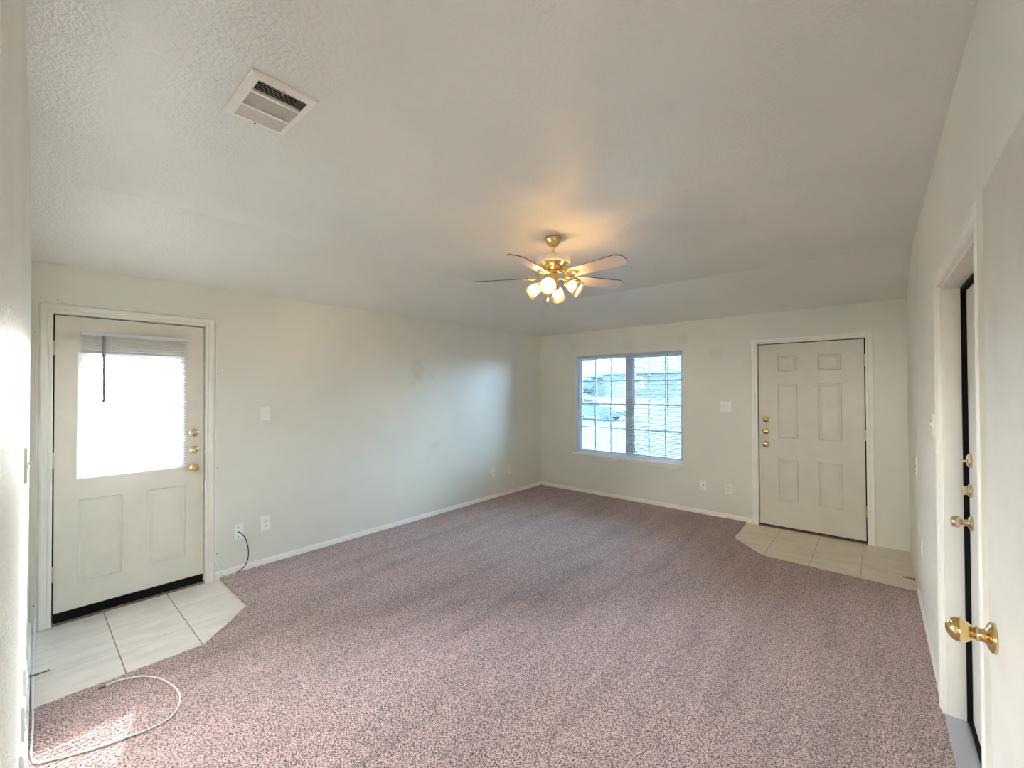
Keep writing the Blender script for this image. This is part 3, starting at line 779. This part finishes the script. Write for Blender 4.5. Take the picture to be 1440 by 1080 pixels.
# ---------------------------------------------------------------- ceiling vent
vn = thing('ceiling_vent', (-1.826, 0.643, HC), 'white three way ceiling register with dark open louvers', 'ceiling vent')
VX0, VX1, VY0, VY1 = -2.000, -1.660, 0.525, 0.762
def sl(u, v, n): return FC(u, v, n)
bm = B()
I0, I1, J0, J1 = -1.975, -1.700, 0.560, 0.735
def rim(bm):
    rings = []
    for (ins, n) in ((0.0, 0.0), (0.0, 0.006), (0.006, 0.010)):
        rings.append([bm.verts.new(FC(x, y, n)) for x, y in ((VX0+ins, VY0+ins), (VX1-ins, VY0+ins), (VX1-ins, VY1-ins), (VX0+ins, VY1-ins))])
    for n in (0.010, 0.006):
        rings.append([bm.verts.new(FC(x, y, n)) for x, y in ((I0, J0), (I1, J0), (I1, J1), (I0, J1))])
    for a, b in zip(rings, rings[1:]):
        for k in range(4): bm.faces.new((a[k], a[(k+1) % 4], b[(k+1) % 4], b[k]))
rim(bm); part('frame', bm, M['vent'], vn, recalc=False)
bm = B(); q_ = [[bm.verts.new(FC(x, y, n)) for x, y in ((I0, J0), (I1, J0), (I1, J1), (I0, J1))] for n in (0.006, -0.05)]
for k in range(4): bm.faces.new((q_[0][k], q_[0][(k+1) % 4], q_[1][(k+1) % 4], q_[1][k]))
bm.faces.new(q_[1]); part('duct', bm, M['vent_dark'], vn, recalc=False, label='dark inside of the duct')
# dark bank: louvers tipped away, seen into the duct
XA, XB = -1.785, -1.880
bm = B()
for k in range(6):
    x = -1.709 - k*0.0125
    vv = [bm.verts.new(FC(*c)) for y in (J0, J1) for c in ((x, y, 0.0090), (x-0.0006, y, 0.0094), (x-0.0150, y, -0.0004), (x-0.0144, y, -0.0008))]
    for f_ in ((0, 1, 2, 3), (4, 5, 6, 7), (0, 1, 5, 4), (1, 2, 6, 5), (2, 3, 7, 6), (3, 0, 4, 7)): bm.faces.new([vv[j] for j in f_])
part('louver_bank', bm, M['vent'], vn, recalc=False, label='louvers tipped open to the dark duct')
bm = B(); box(bm, FC, XA, XA+0.009, J0, J1, -0.004, 0.010)
part('divider', bm, M['vent'], vn)
bm = B(); box(bm, FC, XB-0.009, XB, J0, J1, -0.004, 0.010)
part('divider', bm, M['vent'], vn)
bm = B()
for k in range(15):
    y = J0 + 0.008 + k*(J1-J0-0.014)/14.5
    prev = None
    for j in range(5):
        a = j/4; yy = y + 0.010 - 0.010*a*a; nn = 0.010 - 0.020*a
        cur = (bm.verts.new(FC(XB, yy, nn)), bm.verts.new(FC(XA, yy, nn)))
        if prev: bm.faces.new((prev[0], prev[1], cur[1], cur[0]))
        prev = cur
part('louver_bank', bm, M['vent'], vn, True, recalc=False, label='curved cross louvers in the middle')
bm = B()
for k in range(8):
    x = I0 + 0.002 + k*0.0108
    vs_ = [bm.verts.new(FC(*c)) for c in ((x, J0, 0.0095), (x, J1, 0.0095), (x+0.0060, J1, 0.0010), (x+0.0060, J0, 0.0010))]
    bm.faces.new(vs_)
part('louver_bank', bm, M['vent'], vn, recalc=False, label='closely set louvers facing the camera')
bm = B(); box(bm, FC, -1.700, -1.690, 0.640, 0.646, 0.010, 0.020); box(bm, FC, -1.712, -1.700, 0.641, 0.645, 0.012, 0.018)
part('damper_lever', bm, M['steel'], vn)
bm = B(); lathe(bm, FC, -1.988, 0.640, [(0.009, 0.004), (0.0115, 0.0038), (0.012, 0.0005)], 10); part('screw', bm, M['dark'], vn)

# ---------------------------------------------------------------- ceiling fan with four lights
fx, fy = FAN
fan = thing('ceiling_fan', (fx, fy, HC), 'brass and white ceiling fan with five pale blades and four lit shades', 'ceiling fan')
up = lambda u, v, n: Vector((fx+u, fy+v, n))
bm = B(); lathe(bm, up, 0, 0, [(HC, 0.062), (HC-0.012, 0.064), (HC-0.022, 0.060), (HC-0.045, 0.048), (HC-0.062, 0.034), (HC-0.068, 0.022)], 28)
part('canopy', bm, M['brass'], fan, True)
bm = B(); lathe(bm, up, 0, 0, [(HC-0.066, 0.0105), (2.572, 0.0105), (2.570, 0.018), (2.560, 0.020), (2.552, 0.026)], 16)
part('downrod', bm, M['brass'], fan, True)
bm = B(); lathe(bm, up, 0, 0, [(2.563, 0.03), (2.561, 0.085), (2.552, 0.112), (2.535, 0.124), (2.512, 0.127), (2.505, 0.124), (2.503, 0.05)], 36)
mot = part('motor_housing', bm, M['white'], fan, True, label='white motor housing')
bm = B(); lathe(bm, up, 0, 0, [(2.5045, 0.118), (2.497, 0.119), (2.488, 0.106), (2.478, 0.090), (2.470, 0.086), (2.452, 0.072), (2.448, 0.05)], 32)
part('brass_band', bm, M['brass'], mot, True)
bm = B(); lathe(bm, up, 0, 0, [(2.449, 0.060), (2.440, 0.062), (2.436, 0.040), (2.430, 0.030), (2.412, 0.030), (2.405, 0.036), (2.392, 0.038), (2.365, 0.033), (2.352, 0.036), (2.340, 0.028), (2.330, 0.014), (2.322, 0.010), (2.316, 0.004)], 24)
kit = part('light_kit', bm, M['brass'], fan, True)
ZB = 2.405
for k in range(5):
    a = math.radians(-151 + 72*k); ca, sa = math.cos(a), math.sin(a)
    pit = math.radians(-15)
    def bl(r, w, h=0.0, ca=ca, sa=sa):
        # blade coordinates: r outward, w across (pitched), h normal
        z = ZB + w*math.sin(pit) + h*math.cos(pit); ww = w*math.cos(pit) - h*math.sin(pit)
        return Vector((fx + r*ca - ww*sa, fy + r*sa + ww*ca, z))
    bm = B()
    out = [(0.175, -0.052), (0.185, -0.056), (0.582, -0.068), (0.620, -0.034), (0.620, 0.034), (0.582, 0.068), (0.185, 0.056), (0.175, 0.052)]
    A_ = [bm.verts.new(bl(r, w, -0.003)) for r, w in out]; C_ = [bm.verts.new(bl(r, w, 0.003)) for r, w in out]
    for j in range(len(out)): bm.faces.new((A_[j], A_[(j+1) % len(out)], C_[(j+1) % len(out)], C_[j]))
    bm.faces.new(A_); bm.faces.new(C_)
    b_ = part('blade', bm, M['blade'], fan)
    b_.data.materials.append(M['blade_edge'])
    for p_ in b_.data.polygons:
        if len(p_.vertices) == 4: p_.material_index = 1
    bm = B()      # blade iron: arm from the motor down to an openwork bracket under the blade
    def rad(r, z, s=0.0): return Vector((fx + r*ca - s*sa, fy + r*sa + s*ca, z))
    tube(bm, [rad(0.070, 2.452), rad(0.100, 2.438), rad(0.130, 2.412), rad(0.160, 2.396)], [0.009, 0.008, 0.008, 0.009], 8, 5)
    for s in (-1, 1):
        tube(bm, [rad(0.110, 2.430), bl(0.135, s*0.022, -0.006), bl(0.170, s*0.034, -0.007), bl(0.205, s*0.022, -0.007), bl(0.235, 0.004*s, -0.007)], 0.006, 7, 5)
    lathe_axis(bm, bl(0.20, 0, -0.004), bl(0, 0, -1) - bl(0, 0, 0), [(0, 0.018), (0.006, 0.018), (0.009, 0.010)], 14)
    for (r, w) in ((0.19, 0.032), (0.19, -0.032), (0.232, 0.0)):
        lathe_axis(bm, bl(r, w, -0.003), bl(0, 0, -1) - bl(0, 0, 0), [(0, 0.007), (0.005, 0.006), (0.007, 0.002)], 10)
    part('blade_iron', bm, M['brass'], b_, True)
for k in range(4):
    a = math.radians(-67 + 90*k); ca, sa = math.cos(a), math.sin(a)
    def rad(r, z, ca=ca, sa=sa): return Vector((fx + r*ca, fy + r*sa, z))
    el = math.radians(32); ax = Vector((ca*math.cos(el), sa*math.cos(el), -math.sin(el)))
    neck = rad(0.100, 2.352)
    bm = B(); tube(bm, [rad(0.028, 2.378), rad(0.055, 2.388), rad(0.082, 2.378), neck - ax*0.008], 0.006, 8, 6)
    lathe_axis(bm, neck - ax*0.012, ax, [(0, 0.010), (0.004, 0.020), (0.020, 0.024), (0.026, 0.026), (0.030, 0.022)], 20)
    arm = part('lamp_arm', bm, M['brass'], fan, True)
    bm = B()
    prof = [(0.012, 0.023), (0.022, 0.030), (0.038, 0.038), (0.060, 0.043), (0.078, 0.046), (0.092, 0.051), (0.103, 0.058), (0.110, 0.064)]
    inner = [(d, r-0.0025) for d, r in prof][::-1]
    lathe_axis(bm, neck, ax, prof + inner, 48, cap=False, wob=lambda t: 0.018*math.cos(16*t))
    part('lamp_shade', bm, M['shade'], arm, True, label='tulip shaped frosted glass shade')
    bm = B(); lathe_axis(bm, neck + ax*0.014, ax, [(0, 0.008), (0.012, 0.011), (0.026, 0.018), (0.038, 0.0205), (0.048, 0.017), (0.054, 0.009), (0.056, 0.001)], 16)
    part('bulb', bm, M['bulb'], arm, True, label='glowing warm bulb')
bm = B()
cx, cy = -0.033, -0.028
tube(bm, [up(0.0, -0.03, 2.362), up(cx, cy, 2.352), up(cx, cy, 2.255)], 0.0012, 5, 1)
part('pull_chain', bm, M['chain'], fan)
bm = B(); lathe(bm, up, cx, cy, [(2.256, 0.002), (2.248, 0.005), (2.232, 0.009), (2.226, 0.009), (2.222, 0.004)], 12); part('pull_fob', bm, M['white'], fan, True)

# ---------------------------------------------------------------- white coax cable stapled round the glazed door and looped on the carpet
n_ = 0.024; r_ = 0.0036
def nb(x, z, n=0.019): return FN(x, z, n)
cab = thing('coax_cable', FL(1.15, 0.0, 0.02), 'white coax cable stapled round the glazed door and trailing over the carpet', 'cable')
pts = [FL(1.196, 0.018, 0.030), FL(1.165, 0.006, 0.034), FL(1.130, 0.014, 0.030), FL(1.092, 0.055, 0.022), FL(1.060, 0.140, 0.006), FL(1.0565, 0.30, 0.005), FL(1.0565, 1.0, 0.005), FL(1.0565, 1.6, 0.005), FL(1.0565, 2.09, 0.005),
       FL(1.052, 2.148, 0.006), FL(1.02, 2.160, 0.006), FL(0.94, 2.160, 0.006), FL(0.60, 2.157, 0.006), FL(0.30, 2.160, 0.006), FL(0.15, 2.166, 0.006), FL(0.092, 2.164, 0.008), FL(0.066, 2.140, 0.010), FL(0.060, 2.095, 0.008), FL(0.067, 1.98, 0.006),
       FL(0.068, 1.3, 0.006), FL(0.068, 0.8, 0.006), FL(0.068, 0.18, 0.006), FL(0.064, 0.09, 0.012), Vector((-4.135, 0.062, 0.030)), Vector((-4.06, 0.060, 0.006)), Vector((-3.9, 0.056, 0.005)), Vector((-3.6, 0.052, 0.006)), Vector((-3.3, 0.047, 0.010)), Vector((-3.1, 0.044, 0.016)), Vector((-2.95, 0.042, 0.0165)), Vector((-2.80, 0.036, 0.0165)), Vector((-2.735, 0.036, 0.0165))]
loop = [(-2.675, 0.047), (-2.644, 0.096), (-2.609, 0.167), (-2.576, 0.252), (-2.561, 0.320), (-2.545, 0.392), (-2.549, 0.449), (-2.577, 0.488), (-2.633, 0.518), (-2.710, 0.536), (-2.823, 0.528), (-2.945, 0.496), (-3.040, 0.439), (-3.075, 0.387), (-3.095, 0.345), (-3.090, 0.295)]
pts += [Vector((x, y, 0.0165)) for x, y in loop]
bm = B(); tube(bm, pts, r_, 8, 5)
part('jacket', bm, M['cable_w'], cab, True)
bm = B(); tube(bm, [(-3.090, 0.297, 0.0165), (-3.083, 0.270, 0.0165)], 0.0052, 8, 1); tube(bm, [(-3.083, 0.271, 0.0165), (-3.080, 0.256, 0.0165)], 0.0012, 6, 1)
part('plug', bm, M['brown'], cab, label='dark metal end of the cable')
for (u, v) in ((1.058, 1.96), (1.058, 1.70), (1.058, 0.92), (1.058, 0.21), (0.95, 2.162), (0.155, 2.167), (0.066, 1.95), (0.066, 0.17)):
    bm = B(); box(bm, FL, u-0.0045, u+0.0045, v-0.0045, v+0.0045, 0.0, 0.0115); k_ = part('clip', bm, M['cable_w'], cab)
    du, dv = (0.0075, 0) if v < 2.1 else (0, 0.0075)
    if u < 0.1: du = -du
    bm = B(); lathe(bm, FL, u+du, v+dv, [(0, 0.003), (0.010, 0.003), (0.011, 0.001)], 8); part('nail', bm, M['dark'], k_)
blk = thing('patch_cord', FL(1.25, 0.0, 0.02), 'short black cord hanging from the cable plate beside the glazed door', 'cable')
bm = B(); tube(bm, [FL(1.224, 0.349, 0.014), FL(1.232, 0.345, 0.024), FL(1.268, 0.290, 0.028), FL(1.290, 0.200, 0.028), FL(1.290, 0.115, 0.028), FL(1.270, 0.060, 0.030), FL(1.235, 0.030, 0.032)], 0.0036, 8, 6)
part('jacket', bm, M['black'], blk, True)
bm = B(); tube(bm, [FL(1.236, 0.031, 0.032), FL(1.222, 0.024, 0.032)], 0.0054, 8, 1); tube(bm, [FL(1.224, 0.025, 0.032), FL(1.198, 0.018, 0.030)], 0.0046, 8, 1)
part('connector', bm, M['brown'], blk)

# ---------------------------------------------------------------- outside
M['lawn'] = paint('pale_dry_lawn', (0.06, 0.065, 0.062), 0.9, 20, 0.0, 0.0, var=0.15, spec=0.1)
M['concrete'] = plain('sunlit_concrete', (0.20, 0.198, 0.195), 0.8)
M['siding'] = plain('grey_siding', (0.055, 0.065, 0.075), 0.7)
M['roof'] = plain('grey_green_shingle', (0.07, 0.085, 0.09), 0.8)
M['bark'] = plain('bark', (0.12, 0.09, 0.07), 0.9)
M['leaf'] = plain('dark_foliage', (0.035, 0.045, 0.045), 0.8)
M['carp'] = plain('blue_grey_car_paint', (0.04, 0.055, 0.08), 0.3, spec=0.6)
M['carg'] = plain('car_glass', (0.03, 0.035, 0.04), 0.1)
M['tyre'] = plain('grey_tyre', (0.035, 0.04, 0.045), 0.8)  # plain grey chosen to keep the wheels low in contrast
M['fence'] = plain('weathered_white_fence', (0.10, 0.105, 0.11), 0.7)
def gz(y): return -0.5 if y < 28 else -0.5 + 0.75*min(1, (y-28)/32)
bm = B(); rows = []
for y in (-60, 5.7, 28, 44, 60, 160):
    rows.append((bm.verts.new((-160, y, gz(y))), bm.verts.new((60, y, gz(y)))))
for a, b in zip(rows, rows[1:]): bm.faces.new((a[0], a[1], b[1], b[0]))
struct('ground', bm, M['lawn'], 'pale lawn and street verge outside the windows', 'ground', loc=(0, 30, 0))
bm = B(); box(bm, FW, -10.5, -XL-0.16, -4, 5.4, -0.35, -0.06)
struct('patio', bm, M['concrete'], 'sunlit concrete patio outside the glazed door', 'patio')
bm = B(); pd = [(-29.5, 44.0), (-20.0, 44.0), (-24.0, 58.0), (-31.5, 58.0)]
vs_ = [bm.verts.new((x, y, gz(y)+0.03)) for x, y in pd]; lo = [bm.verts.new((x, y, gz(y)-0.05)) for x, y in pd]
bm.faces.new(vs_); bm.faces.new(lo)
for k in range(4): bm.faces.new((vs_[k], vs_[(k+1) % 4], lo[(k+1) % 4], lo[k]))
struct('driveway', bm, M['concrete'], 'bright concrete driveway before the house across the street', 'driveway')
def roof_gable(bm, x0, x1, y0, y1, ze, zr, ov=0.4, along='x'):
    ym = (y0+y1)/2
    P = [(x0-ov, y0-ov, ze), (x1+ov, y0-ov, ze), (x1+ov-2.2, ym, zr), (x0-ov+2.2, ym, zr), (x0-ov, y1+ov, ze), (x1+ov, y1+ov, ze)]
    v = [bm.verts.new(p) for p in P]; w = [bm.verts.new((p[0], p[1], p[2]-0.18)) for p in P]
    for f_ in ((0, 1, 2, 3), (3, 2, 5, 4), (0, 3, 4), (1, 5, 2)): bm.faces.new([v[k] for k in f_])
    bm.faces.new([w[k] for k in (0, 1, 5, 4)])
    for a, b in ((0, 1), (1, 5), (5, 4), (4, 0)): bm.faces.new((v[a], v[b], w[b], w[a]))
h1 = thing('house', (-27, 63, 0.2), 'blue grey house with a hip roof across the street seen through the window', 'house')
bm = B(); box(bm, FW, -33.0, -21.5, 60, 69, 0.0, 3.9); part('house_wall', bm, M['siding'], h1)
bm = B(); roof_gable(bm, -33.0, -21.5, 60, 69, 3.9, 6.9); part('roof', bm, M['roof'], h1)
bm = B(); ring_frame(bm, FW, 0, 0, 0, 0, 0, 0, 0) if False else box(bm, lambda u, v, n: Vector((u, 60-n, v)), -27.75, -26.35, 1.75, 3.25, 0.0, 0.06)
wf = part('window_frame', bm, M['white'], h1)
bm = B(); box(bm, lambda u, v, n: Vector((u, 60-n, v)), -27.45, -26.65, 1.9, 3.1, 0.061, 0.08); part('window_glass', bm, M['carg'], wf)
bm = B(); box(bm, lambda u, v, n: Vector((u, 60-n, v)), -32.4, -29.0, 0.25, 2.9, 0.0, 0.05); part('garage_door', bm, M['fence'], h1)
h2 = thing('house', (-44, 66, 0.2), 'pale house with a low roof farther left across the street', 'house')
bm = B(); box(bm, FW, -52.0, -36.5, 62, 71, 0.0, 3.6); part('house_wall', bm, M['fence'], h2)
bm = B(); roof_gable(bm, -52.0, -36.5, 62, 71, 3.6, 6.6); part('roof', bm, M['roof'], h2)
def tree(x, y, h, r, label):
    t = thing('tree', (x, y, gz(y)), label, 'tree')
    bm = B(); tube(bm, [(x, y, gz(y)-0.1), (x+0.05, y, gz(y)+h*0.35), (x, y, gz(y)+h*0.6)], [0.16, 0.13, 0.09], 8, 3); part('trunk', bm, M['bark'], t, True)
    bm = B()
    for k in range(12):
        a = random.uniform(0, 2*PI); q = random.uniform(0, 0.55)*r
        m4 = Matrix.Translation((x+q*math.cos(a), y+q*math.sin(a), gz(y)+h*random.uniform(0.45, 0.85))) @ Matrix.Diagonal((*([r*random.uniform(0.4, 0.6)]*3), 1))
        bmesh.ops.create_icosphere(bm, subdivisions=2, radius=1, matrix=m4)
    for v in bm.verts: v.co += Vector((random.uniform(-1, 1), random.uniform(-1, 1), random.uniform(-1, 1)))*0.07*r
    part('crown', bm, M['leaf'], t, recalc=False)
tree(-33.9, 57, 2.9, 1.5, 'small round dark tree across the street in front of the pale house')
# parked car, side on
cx_, cy_ = -14.6, 24.2
car = thing('car', (cx_, cy_+0.9, -0.5), 'blue grey parked car in the street seen through the window', 'car')
def cprof(s, y):      # side outline x, z
    return [bm.verts.new((cx_+x, y, z-0.5)) for x, z in s]
body = [(-2.2, 0.28), (2.15, 0.28), (2.2, 0.62), (1.95, 0.86), (1.05, 0.95), (-1.75, 0.98), (-2.18, 0.86)]
roofp = [(-1.75, 0.981), (1.05, 0.951), (0.35, 1.42), (-0.9, 1.50), (-1.45, 1.36)]
bm = B()
A_ = cprof(body, cy_); C_ = cprof(body, cy_+1.75)
for k in range(len(body)): bm.faces.new((A_[k], A_[(k+1) % len(body)], C_[(k+1) % len(body)], C_[k]))
bm.faces.new(A_); bm.faces.new(C_)
part('car_body', bm, M['carp'], car)
bm = B(); A_ = cprof(roofp, cy_+0.14); C_ = cprof(roofp, cy_+1.61)
for k in range(len(roofp)): bm.faces.new((A_[k], A_[(k+1) % len(roofp)], C_[(k+1) % len(roofp)], C_[k]))
bm.faces.new(A_); bm.faces.new(C_)
part('cabin', bm, M['carp'], car)
bm = B()
for s in ([(-1.50, 1.02), (-0.55, 1.02), (-0.55, 1.42), (-0.95, 1.42), (-1.30, 1.32)], [(-0.45, 1.02), (0.80, 1.0), (0.28, 1.34), (-0.45, 1.42)]):
    a = cprof(s, cy_+0.125); b = cprof(s, cy_+0.1395)
    for k in range(len(s)): bm.faces.new((a[k], a[(k+1) % len(s)], b[(k+1) % len(s)], b[k]))
    bm.faces.new(a); bm.faces.new(b)
part('side_window', bm, M['carg'], car)
for x in (-1.35, 1.35):
    for y in (cy_-0.02, cy_+1.57):
        bm = B(); lathe_axis(bm, (cx_+x, y, -0.18), (0, 1, 0), [(0, 0.20), (0.01, 0.32), (0.19, 0.32), (0.20, 0.20)], 20)
        part('wheel', bm, M['tyre'], car, True)
